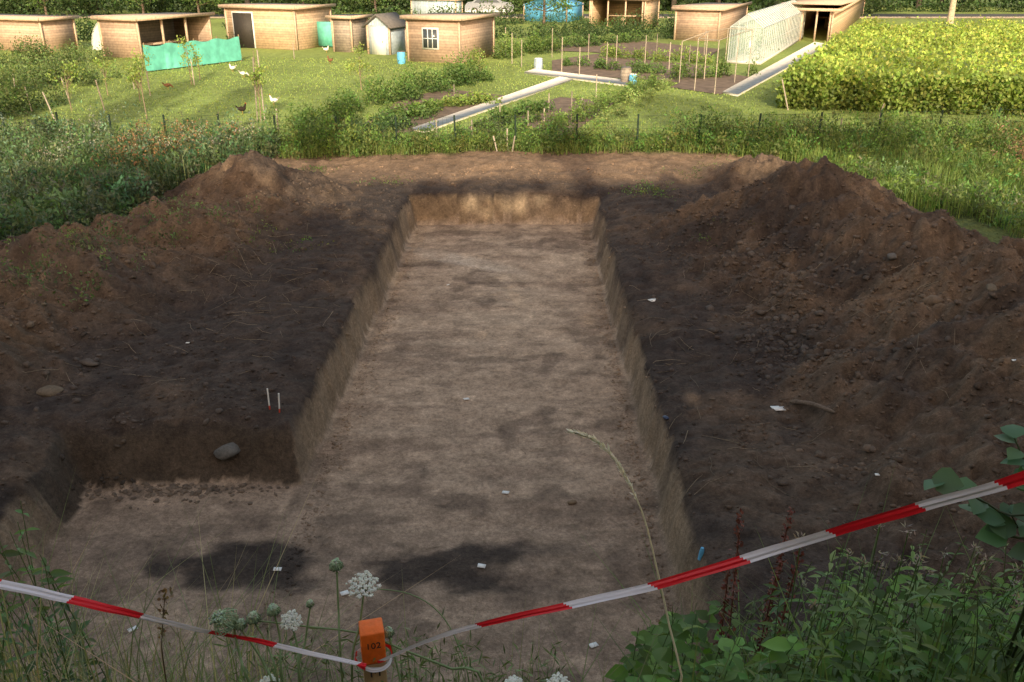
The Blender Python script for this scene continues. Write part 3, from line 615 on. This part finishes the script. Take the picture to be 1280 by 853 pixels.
b=Batch(); pts=[(868,114,1.9),(893,118,1.9),(918,104,1.9),(935,96,1.9),(880,100,1.9),(905,94,1.9),(849,104,1.6)]
tp=[]
for px,py,h in pts: g=G(px,py); tube(b,[g,g+[0,0,h]],.02,6,(.42,.36,.28)); tp.append(g+np.array([0,0,h]))
for i,j in [(0,1),(1,2),(2,3),(0,4),(4,5),(5,3),(4,6)]: tube(b,[tp[i],tp[j]],.015,5,(.42,.36,.28))
b.build('bean_trellis',m_bark)
def butt(name,px,py,r,h,mat,lid):
    g=G(px,py); e=empty(name,g); b=Batch(); tube(b,[[0,0,z*h] for z in (0,.05,.5,.95,1)],np.array([.85,.92,1.05,.95,.88])*r,14); b.build('drum',mat,True,e)
    b=Batch(); tube(b,[[0,0,h*1.001],[0,0,h*1.06]],[r*.95,r*.7],14); b.build('lid',lid,False,e)
butt('water_butt',673,88,.20,.5,m_pblue,m_white); butt('water_butt',782,104,.22,.6,m_woodG,m_roofd); butt('water_butt',502,80,.2,.55,m_blue,m_roofd); butt('water_butt',791,106,.16,.4,m_blue,m_white)
# ---- hens
m_hen=M_attr('hen_feathers',var=.12,bump=.3,vs=(20,60))
def hen(px,py,col,yaw,sc=1.0,peck=False):
    g=G(px,py); e=empty('hen',g,yaw); e.scale=(sc,)*3; b=Batch()
    hd=[.26,0,.12] if peck else [.17,0,.42]; nk=[.2,0,.2] if peck else [.14,0,.34]
    tube(b,spl([[-.2,0,.30],[-.13,0,.25],[0,0,.22],[.09,0,.24],nk,hd,(np.array(hd)+[.035,0,-.005])],16),np.interp(np.linspace(0,6,16),[0,1,2,3,4,5,6],[.015,.07,.105,.09,.045,.036,.012]),10,col)
    for k in range(5):
        a=(k-2)*.18; P=np.array([[-.16,0,.27]]); diamonds(b,P,.17,.06,np.array([col])*.85,dirs=unit(np.array([[-.7,a,.75]])))
    for s in (-1,1):
        leaves(b,[[.06,s*.085,.27]],np.array([-1,s*.05,-.1]),np.array([0,s,.2]),.19,np.array(col)*.9)
        tube(b,[[0,s*.04,.15],[.02,s*.045,.08],[0,s*.045,.0]],[.018,.009,.007],5,(.5,.33,.1)); 
        for q in (-.5,0,.5): tube(b,[[0,s*.045,.006],[.05,s*.045+q*.05,.004]],.005,4,(.5,.33,.1))
    h=np.array(hd); tube(b,[h+[.03,0,0],h+[.065,0,-.012]],[.012,.002],5,(.6,.4,.1))
    b.add([h+[-.02,0,.03],h+[.03,0,.02],h+[.02,0,.055],h+[0,0,.065],h+[-.02,0,.05]],np.array([[0,1,2,3,4]]),(.5,.03,.02))
    b.build('body',m_hen,True,e)
W_=(.75,.73,.68); K_=(.035,.025,.02); R_=(.20,.10,.055)
hen(291,90,W_,2.8,.75); hen(305,97,W_,.4,.75,True); hen(343,132,W_,3.0,.75); hen(303,143,K_,.2,.75); hen(413,80,R_,2.6,.75); hen(210,112,R_,.3,.7,True); hen(408,66,W_,.5,.75)
# ---- road with parked cars
mk('road',[(-120,79,.01),(120,79,.01),(120,85,.01),(-120,85,.01)],[np.array([[0,1,2,3]])],None,M('asphalt',(.06,.06,.06),.9,3,.2))
box('kerb',(240,.15,.12),(0,78.9,.06),m_woodG)
def car(px,col,y=80.6):
    x=(px-640)/FPX*(y*CT+CH*ST); e=empty('parked_car',(x,y,.01)); mt=M('car_paint',col,.3,var=.03,bump=0)
    pr=[(-2.1,.3),(-2.1,.75),(-1.95,.95),(-1.5,1.0),(-1.0,1.42),(.5,1.45),(1.1,1.0),(1.9,.9),(2.1,.7),(2.1,.3)]
    n=len(pr); V=[(a,s*.85*(1 if z<1.05 else .8),z) for s in (-1,1) for a,z in pr]
    o=mk('body',V,[np.array([[i,(i+1)%n,n+(i+1)%n,n+i] for i in range(n)]),np.arange(n)[None],np.arange(n,2*n)[None,::-1]],None,mt,False,e); bm=o.modifiers.new('b','BEVEL'); bm.width=.05;bm.segments=2
    for s in (-1,1):
        mk('side_glass',[(-1.35,s*.862,1.04),(.95,s*.862,1.04),(.45,s*.71,1.38),(-.95,s*.71,1.38)],[np.array([[0,1,2,3]])],None,m_glass,False,e)
        for k in (-1.3,1.3):
            b=Batch(); tube(b,[[k,s*.72,.32],[k,s*.88,.32]],.32,16); b.build('wheel',m_dark,False,e)
            b=Batch(); tube(b,[[k,s*.885,.32],[k,s*.9,.32]],.18,12); b.build('hub',m_alu,False,e)
car(612,(.22,.24,.27),84); car(545,(.05,.10,.22),84)
# ---------------------------------------------------------------- foreground: stakes and tape
def stakeob(top,hh,yaw,txt=None):
    g=empty('survey_stake',top,yaw); w=.046
    box('orange_head',(w,w,.075),(0,0,-.0375),m_or,g,bev=.003)
    box('shaft',(w-.002,w-.002,hh),(0,0,-.076-hh/2),m_stake,g,bev=.002)
    if txt:
        for k,(s,z) in enumerate([(txt,-.035),('M',-.105)]):
            cu=bpy.data.curves.new('label','FONT'); cu.body=s; cu.size=.020 if k==0 else .03; cu.align_x='CENTER'; cu.extrude=.0003; o=bpy.data.objects.new('label',cu); bpy.context.scene.collection.objects.link(o)
            cu.materials.append(m_ink); o.parent=g; o.location=(0,-w/2-.0008,z); o.rotation_euler=(math.pi/2,0,0)
    return g
ST1=Pd(464,783,1.72); stakeob(ST1,.75,math.radians(14),'102')
mt,t_,N,L=nt('barrier_tape'); o=N.new('ShaderNodeOutputMaterial'); p=N.new('ShaderNodeBsdfPrincipled'); L.new(p.outputs[0],o.inputs[0]); a=N.new('ShaderNodeAttribute'); a.attribute_name='Col'; L.new(a.outputs['Color'],p.inputs['Base Color']); p.inputs['Roughness'].default_value=.35
def tape(B,pts,bounds,w0,w1,firstred,tw):
    P=spl(pts,301); n=len(P); T=unit(np.gradient(P,axis=0)); k=np.linspace(0,1,n); w=w0+(w1-w0)*k
    up=unit(np.array([0,.35,1.])-T*(T@np.array([0,.35,1.]))[:,None]); side=np.cross(T,up)
    an=tw*np.sin(k*9+1)+.1*np.sin(k*31); d=up*np.cos(an)[:,None]+side*np.sin(an)[:,None]; nn=np.cross(T,d)
    rows=[]
    for j,f in enumerate((-.5,-.25,0,.25,.5)):
        rows.append(P+d*(w*f*(1+.06*np.sin(k*60+j)))[:,None]+nn*(w*.035*[.6,-1,.8,-.6,.5][j]*(1+.8*np.sin(k*23+j)))[:,None])
    R=np.stack(rows,1)
    for i in range(n-1):
        for j in range(4):
            kk=k[i]+(j-1.5)*.0034; red=(np.searchsorted(bounds,kk)%2==0)==firstred
            B.add([R[i,j],R[i+1,j],R[i+1,j+1],R[i,j+1]],[[0,1,2,3]],(.88,.015,.03) if red else (.93,.89,.96))
B=Batch()
pxs=[(472,828,1.70),(540,799,1.70),(605,780,1.70),(705,758,1.69),(815,733,1.67),(925,701,1.65),(1040,666,1.63),(1150,634,1.6),(1280,597,1.57),(1500,520,1.5)]
pts=[Pd(*q) for q in pxs]
def kof(px): 
    xs_=[q[0] for q in pxs]; return np.interp(px,xs_,np.linspace(0,1,len(xs_)))
tape(B,pts,[kof(v) for v in (478,597,708,815,928,1038,1150,1255,1380,1460)],.007,.027,True,.35)
pxs=[(458,832,1.70),(380,815,1.72),(320,801,1.74),(250,788,1.76),(175,770,1.78),(90,750,1.8),(0,730,1.82),(-200,690,1.9)]
pts2=[Pd(*q) for q in pxs]
def kof2(px): xs_=[-q[0] for q in pxs]; return np.interp(-px,xs_,np.linspace(0,1,len(xs_)))
tape(B,pts2,[kof2(v) for v in (446,345,262,178,88,-5,-110)],.007,.021,True,.5)
c=ST1+np.array([0,0,-.075]); an=np.linspace(0,2*np.pi,17); R=.036
lp_=np.array([[c[0]+R*np.cos(a),c[1]+R*np.sin(a),c[2]+.004*np.sin(2*a)] for a in an]); tape(B,lp_,[.2,.45,.7],.010,.010,True,.1)
B.build('barrier_tape',mt,False)
stakeob(pts[-1]+np.array([0,0,.07]),1.2,.2); stakeob(pts2[-1]+np.array([0,0,.07]),1.2,.3)
# ---------------------------------------------------------------- foreground plants
GS=(.12,.18,.06)
def umbel(B,c,r,axis,kind):
    c=np.array(c,float); ax=unit(np.array(axis,float)); s=unit(np.cross(ax,[.3,1,.2])); t=np.cross(ax,s)
    n=26
    for i in range(n):
        f=math.sqrt((i+.5)/n); a=i*2.4
        if kind=='open':
            e=c+ax*(r*.75-.18*r*f)+(s*np.cos(a)+t*np.sin(a))*r*f; tube(B,[c,c+(e-c)*.6+ax*-.05*r,e],.0007,3,GS,False)
            m=22; v=rng.normal(size=(m,3)); v-=ax*(v@ax)[:,None]; P=e+v*r*.075+ax*.003*rng.random((m,1)); clods(B,P,.0018,colvar((.86,.88,.80),m,.1,.04),jit=.1,flat=1)
        else:
            R=r*(.55+.45*f); e=c+ax*r*1.5*(1-.1*f)+(s*np.cos(a)+t*np.sin(a))*r*.35*f; m1=c+ax*r*.55+(s*np.cos(a)+t*np.sin(a))*R
            tube(B,spl([c,m1,(m1+e)/2+(s*np.cos(a)+t*np.sin(a))*r*.2,e],6),.0012,3,(.36,.47,.28),False)
            m=10; P=e+rng.normal(size=(m,3))*r*.12; clods(B,P,.0024,colvar((.42,.52,.36),m),jit=.2,flat=1)
    for i in range(8):
        a=i*.785; e=c+(s*np.cos(a)+t*np.sin(a))*r*.7-ax*r*.2; tube(B,[c,(c+e)/2+ax*-.002,e],.0006,3,GS,False)
def stem(B,L_,r0,r1,col=GS,k=6): P=spl(L_,20); tube(B,P,np.linspace(r0,r1,20),k,col); return P
B=Batch(); d=1.75
def down(p,drop=.7,dy=.1):
    q=np.array([p[0]+rng.normal()*.04,p[1]+dy,0]); q[2]=H1(q[0],q[1])-.02; return q
def carrot(tops,pts,r,kind,axis=(0,-.15,1),th=.0018):
    P=[Pd(x,y,d) for x,y in pts]; P.append(down(P[-1])); stem(B,P[::-1],th*1.5,th,(.20,.28,.12)); umbel(B,P[0],r,axis,kind)
carrot(0,[(455,738),(450,780),(440,853)],.030,'open',(.1,-.35,1),.0019)
carrot(0,[(421,712),(423,760),(428,853)],.0145,'nest',(0,-.2,1)); carrot(0,[(292,782),(300,820),(318,870)],.029,'nest',(-.5,-.3,.7),.0022)
carrot(0,[(318,778),(335,810),(350,870)],.015,'nest'); carrot(0,[(343,768),(350,800),(356,870)],.014,'nest'); carrot(0,[(300,785),(330,830),(345,880)],.013,'nest',(.3,-.2,1))
carrot(0,[(363,777),(372,810),(380,870)],.019,'open',(.3,-.6,.7)); carrot(0,[(337,862),(345,890)],.022,'open',(0,-.3,1)); carrot(0,[(697,858),(693,900)],.02,'open',(0,-.3,1)); carrot(0,[(642,860),(640,900)],.018,'open'); carrot(0,[(388,758),(382,800),(376,870)],.008,'nest')
carrot(0,[(486,795),(500,850),(505,900)],.012,'nest')
P=[Pd(x,y,d) for x,y in [(320,776),(380,783),(450,792),(510,815),(560,835),(610,862)]]; P.append(down(P[-1])); stem(B,P,.0015,.003,(.20,.28,.12))
P=[Pd(x,y,d+.05) for x,y in [(468,736),(510,742),(545,762),(570,800),(590,870)]]; P.append(down(P[-1])); stem(B,P,.001,.0018,(.20,.28,.12))
for i in range(60):
    x=random.uniform(290,700); y=random.uniform(800,870); p=Pd(x,y,random.uniform(1.7,2.3)); base=down(p); stem(B,[base,(base+p)/2+rng.normal(size=3)*.02,p],.0014,.0006)
    n=14; PP=p+rng.normal(size=(n,3))*np.array([.02,.02,.02]); diamonds(B,PP,.03,.004,colvar((.16,.22,.08),n),.3)
B.build('wild_carrot',m_stem)
B=Batch(); pp=[(850,875),(838,790),(822,715),(806,650),(788,608),(768,574),(744,551),(716,540)]; P=[Pd(x,y,1.9) for x,y in pp]; P=[down(P[0])]+P
S=stem(B,P,.0028,.0013,(.68,.60,.38)); SS=spl(P,200)[112:]
for i,q in enumerate(SS):
    k=i/len(SS); n=3 if k>.12 else 1
    dr=unit(unit(np.gradient(SS,axis=0)[i])+rng.normal(size=(n,3))*.22); diamonds(B,np.repeat(q[None],n,0)+rng.normal(size=(n,3))*.0012,.015,.0042,colvar((.90,.84,.68),n,.1,.04),dirs=dr)
B.build('dry_grass_stalk',m_stem)
def plant(B,base,top,nl,L0,col,wid=1.0,bend=.1,r=.0025,scol=None,droop=.2):
    mid=(base+top)/2+rng.normal(size=3)*bend*.5+np.array([0,0,.04]); S=spl([base,mid,top],nl+3); tube(B,spl([base,mid,top],10),np.linspace(r,r*.4,10),5,scol or GS)
    a0=rng.random()*6.28; k=np.arange(nl); a=a0+k*2.2; f=(k+2)/(nl+2)
    d=np.stack([np.cos(a),np.sin(a),.35-droop*rng.random(nl)*2],1); P=S[2:2+nl]
    Ls=L0*(.55+.5*np.sin(np.clip(f,0,1)*2.6))*(.6+.7*rng.random(nl)); c=colvar(col,nl,.35,.15)*(.7+.5*f[:,None])
    leaves(B,P,d,np.array([0,0,1.])+rng.normal(size=(nl,3))*.35,Ls,c,wid)
    leaves(B,P,d*[-1,-1,1],np.array([0,0,1.])+rng.normal(size=(nl,3))*.35,Ls*.9,c*.95,wid)
def foreground(pxr,topf,n,depr,nl,L0,col,wid=1.,maxh=1.4):
    B=Batch(); c=0;tries=0
    while c<n and tries<n*20:
        tries+=1; px=random.uniform(*pxr); tp=topf(px); py=tp+(900-tp)*random.random()**1.1; dep=random.uniform(*depr); t=Pd(px,py,dep)
        bx=t[0]+random.gauss(0,.12); by=t[1]+random.uniform(0,.35); bz=H1(bx,by)
        if not (.12<t[2]-bz<maxh): continue
        plant(B,np.array([bx,by,bz-.02]),t,random.randint(*nl),L0*random.uniform(.6,1.3),np.array(col)*random.uniform(.65,1.6),wid); c+=1
    return B,c
tf=lambda px: np.interp(px,[780,830,900,950,1000,1050,1100,1150,1200,1280],[810,735,748,752,740,700,695,700,730,710])
B,c1=foreground((790,1330),tf,220,(2.3,3.9),(7,13),.055,(.12,.21,.05)) 
B2,c2=foreground((940,1330),lambda p:np.interp(p,[940,1040,1150,1280],[720,680,655,680]),100,(2.2,3.4),(14,22),.045,(.15,.22,.09),.35)
B.build('bramble_thicket',m_leaf)
for i in range(900):
    px=random.uniform(860,1320); py=tf(px)+25+random.random()*160; dep=random.uniform(2.2,4); t=Pd(px,py,dep); bz=H1(t[0],t[1]); hh=t[2]-bz
    if .1<hh<1.1: blades(B2,np.array([[t[0],t[1],bz]]),hh,.006,colvar((.16,.23,.08),1),.4)
for i in range(26):
    px=random.uniform(1000,1280); py=random.uniform(655,790); t=Pd(px,py,random.uniform(2.3,3)); diamonds(B2,t+rng.normal(size=(14,3))*.006,.018,.004,colvar((.40,.33,.32),14),.6)
    b0=np.array([t[0],t[1]+.1,H1(t[0],t[1]+.1)]); tube(B2,spl([b0,(b0+t)/2+rng.normal(size=3)*.02,t],7),.0016,4,GS)
B2.build('willowherb_thicket',m_leaf)
B=Batch()
for px,py,pb in [(926,645,780),(988,640,760),(975,700,800),(1000,690,790),(912,700,790)]:
    t=Pd(px,py,3.0); b0=np.array([t[0]+.02,t[1]+.1,H1(t[0],t[1]+.1)]); S=spl([b0,(b0+t)/2+rng.normal(size=3)*.02,t],60); tube(B,S[::6],.003,5,(.18,.07,.05))
    for q in S[26:]: diamonds(B,q+rng.normal(size=(5,3))*.008,.016,.011,colvar((.18,.055,.04),5),.8)
B.build('dock_plant',m_stem)
B=Batch(); root=np.array([1.75,2.5,0.]); root[2]=H1(root[0],root[1])
for pts_ in [[(1300,700),(1250,640),(1165,597)],[(1320,690),(1290,600),(1268,548)],[(1330,720),(1260,670),(1215,640)],[(1330,650),(1300,600),(1275,580)],[(1340,760),(1290,690),(1262,640)]]:
    P=[root]+[Pd(x,y,1.95) for x,y in pts_]; S=spl(P,16); tube(B,S,np.linspace(.005,.0015,16),6,(.08,.10,.05))
    for q in S[9:]:
        a=rng.random()*6.28; leaves(B,q[None],np.array([[np.cos(a),np.sin(a)*.6-.3,.1*rng.normal()]]),np.array([[0,-.35,1]])+rng.normal(size=(1,3))*.3,.055*(.7+.5*rng.random()),colvar((.13,.22,.13),1,.2,.1),1.35)
B.build('broadleaf_shrub',m_leaf)
B,c3=foreground((-60,60),lambda p:np.interp(p,[-60,20,60],[590,610,700]),26,(2.2,3.4),(8,14),.045,(.10,.16,.06),.5)
for i in range(1500):
    px=random.uniform(-80,340); py=random.uniform(775 if px>60 else 700,880); dep=random.uniform(1.9,3.3); t=Pd(px,py,dep); bz=H1(t[0],t[1]); hh=t[2]-bz
    if .05<hh<.9: blades(B,np.array([[t[0],t[1],bz]]),hh*.92,.004,colvar((.19,.22,.10) if random.random()<.65 else (.42,.35,.22),1),.5)
for i in range(450):
    px=random.uniform(340,800); py=random.uniform(845,900); dep=random.uniform(2.,3.3); t=Pd(px,py,dep); bz=H1(t[0],t[1]); hh=t[2]-bz
    if .03<hh<.6: blades(B,np.array([[t[0],t[1],bz]]),hh,.004,colvar((.19,.22,.10),1),.5)
P=[down(Pd(205,880,2)),Pd(206,840,2),Pd(203,790,2),Pd(207,738,2)]; S=stem(B,P,.002,.001,(.14,.10,.06)); 
for q in S[12:]: diamonds(B,q+rng.normal(size=(8,3))*.006,.012,.007,colvar((.2,.13,.08),8),.5)
B.build('bank_grass',m_leaf)
# ---------------------------------------------------------------- light, sky, camera
EL=math.radians(24); lt=np.array([-.06,1.,0]); lt=lt/np.linalg.norm(lt)*math.cos(EL); lt[2]=-math.sin(EL)
sd=bpy.data.lights.new('sun','SUN'); sd.energy=5; sd.angle=math.radians(.5); sd.color=(1,.88,.66); so=bpy.data.objects.new('sun',sd); bpy.context.scene.collection.objects.link(so)
so.rotation_euler=Vector(lt).to_track_quat('-Z','Y').to_euler()
w=bpy.data.worlds.new('World'); bpy.context.scene.world=w; w.use_nodes=True; N=w.node_tree.nodes; L=w.node_tree.links
bg=N['Background']; sky=N.new('ShaderNodeTexSky'); sky.sky_type='NISHITA'; sky.sun_disc=False; sky.sun_elevation=EL; sky.sun_rotation=math.radians(177); sky.air_density=1.0; sky.dust_density=3.0; sky.ozone_density=.4
wb=N.new('ShaderNodeMix'); wb.data_type='RGBA'; wb.blend_type='MULTIPLY'; wb.inputs[0].default_value=1; wb.inputs[7].default_value=(1.2,1.0,.78,1); L.new(sky.outputs[0],wb.inputs[6])
L.new(wb.outputs[2],bg.inputs[0]); bg.inputs[1].default_value=.31
cd=bpy.data.cameras.new('camera'); cd.sensor_width=36; cd.lens=FPX/1280*36; cd.clip_end=3000; cd.clip_start=.05
co=bpy.data.objects.new('camera',cd); bpy.context.scene.collection.objects.link(co); co.location=(0,0,CH); co.rotation_euler=(math.pi/2-TH,0,0)
s=bpy.context.scene; s.camera=co; s.view_settings.view_transform='Standard'; s.view_settings.look='None'; s.view_settings.exposure=0
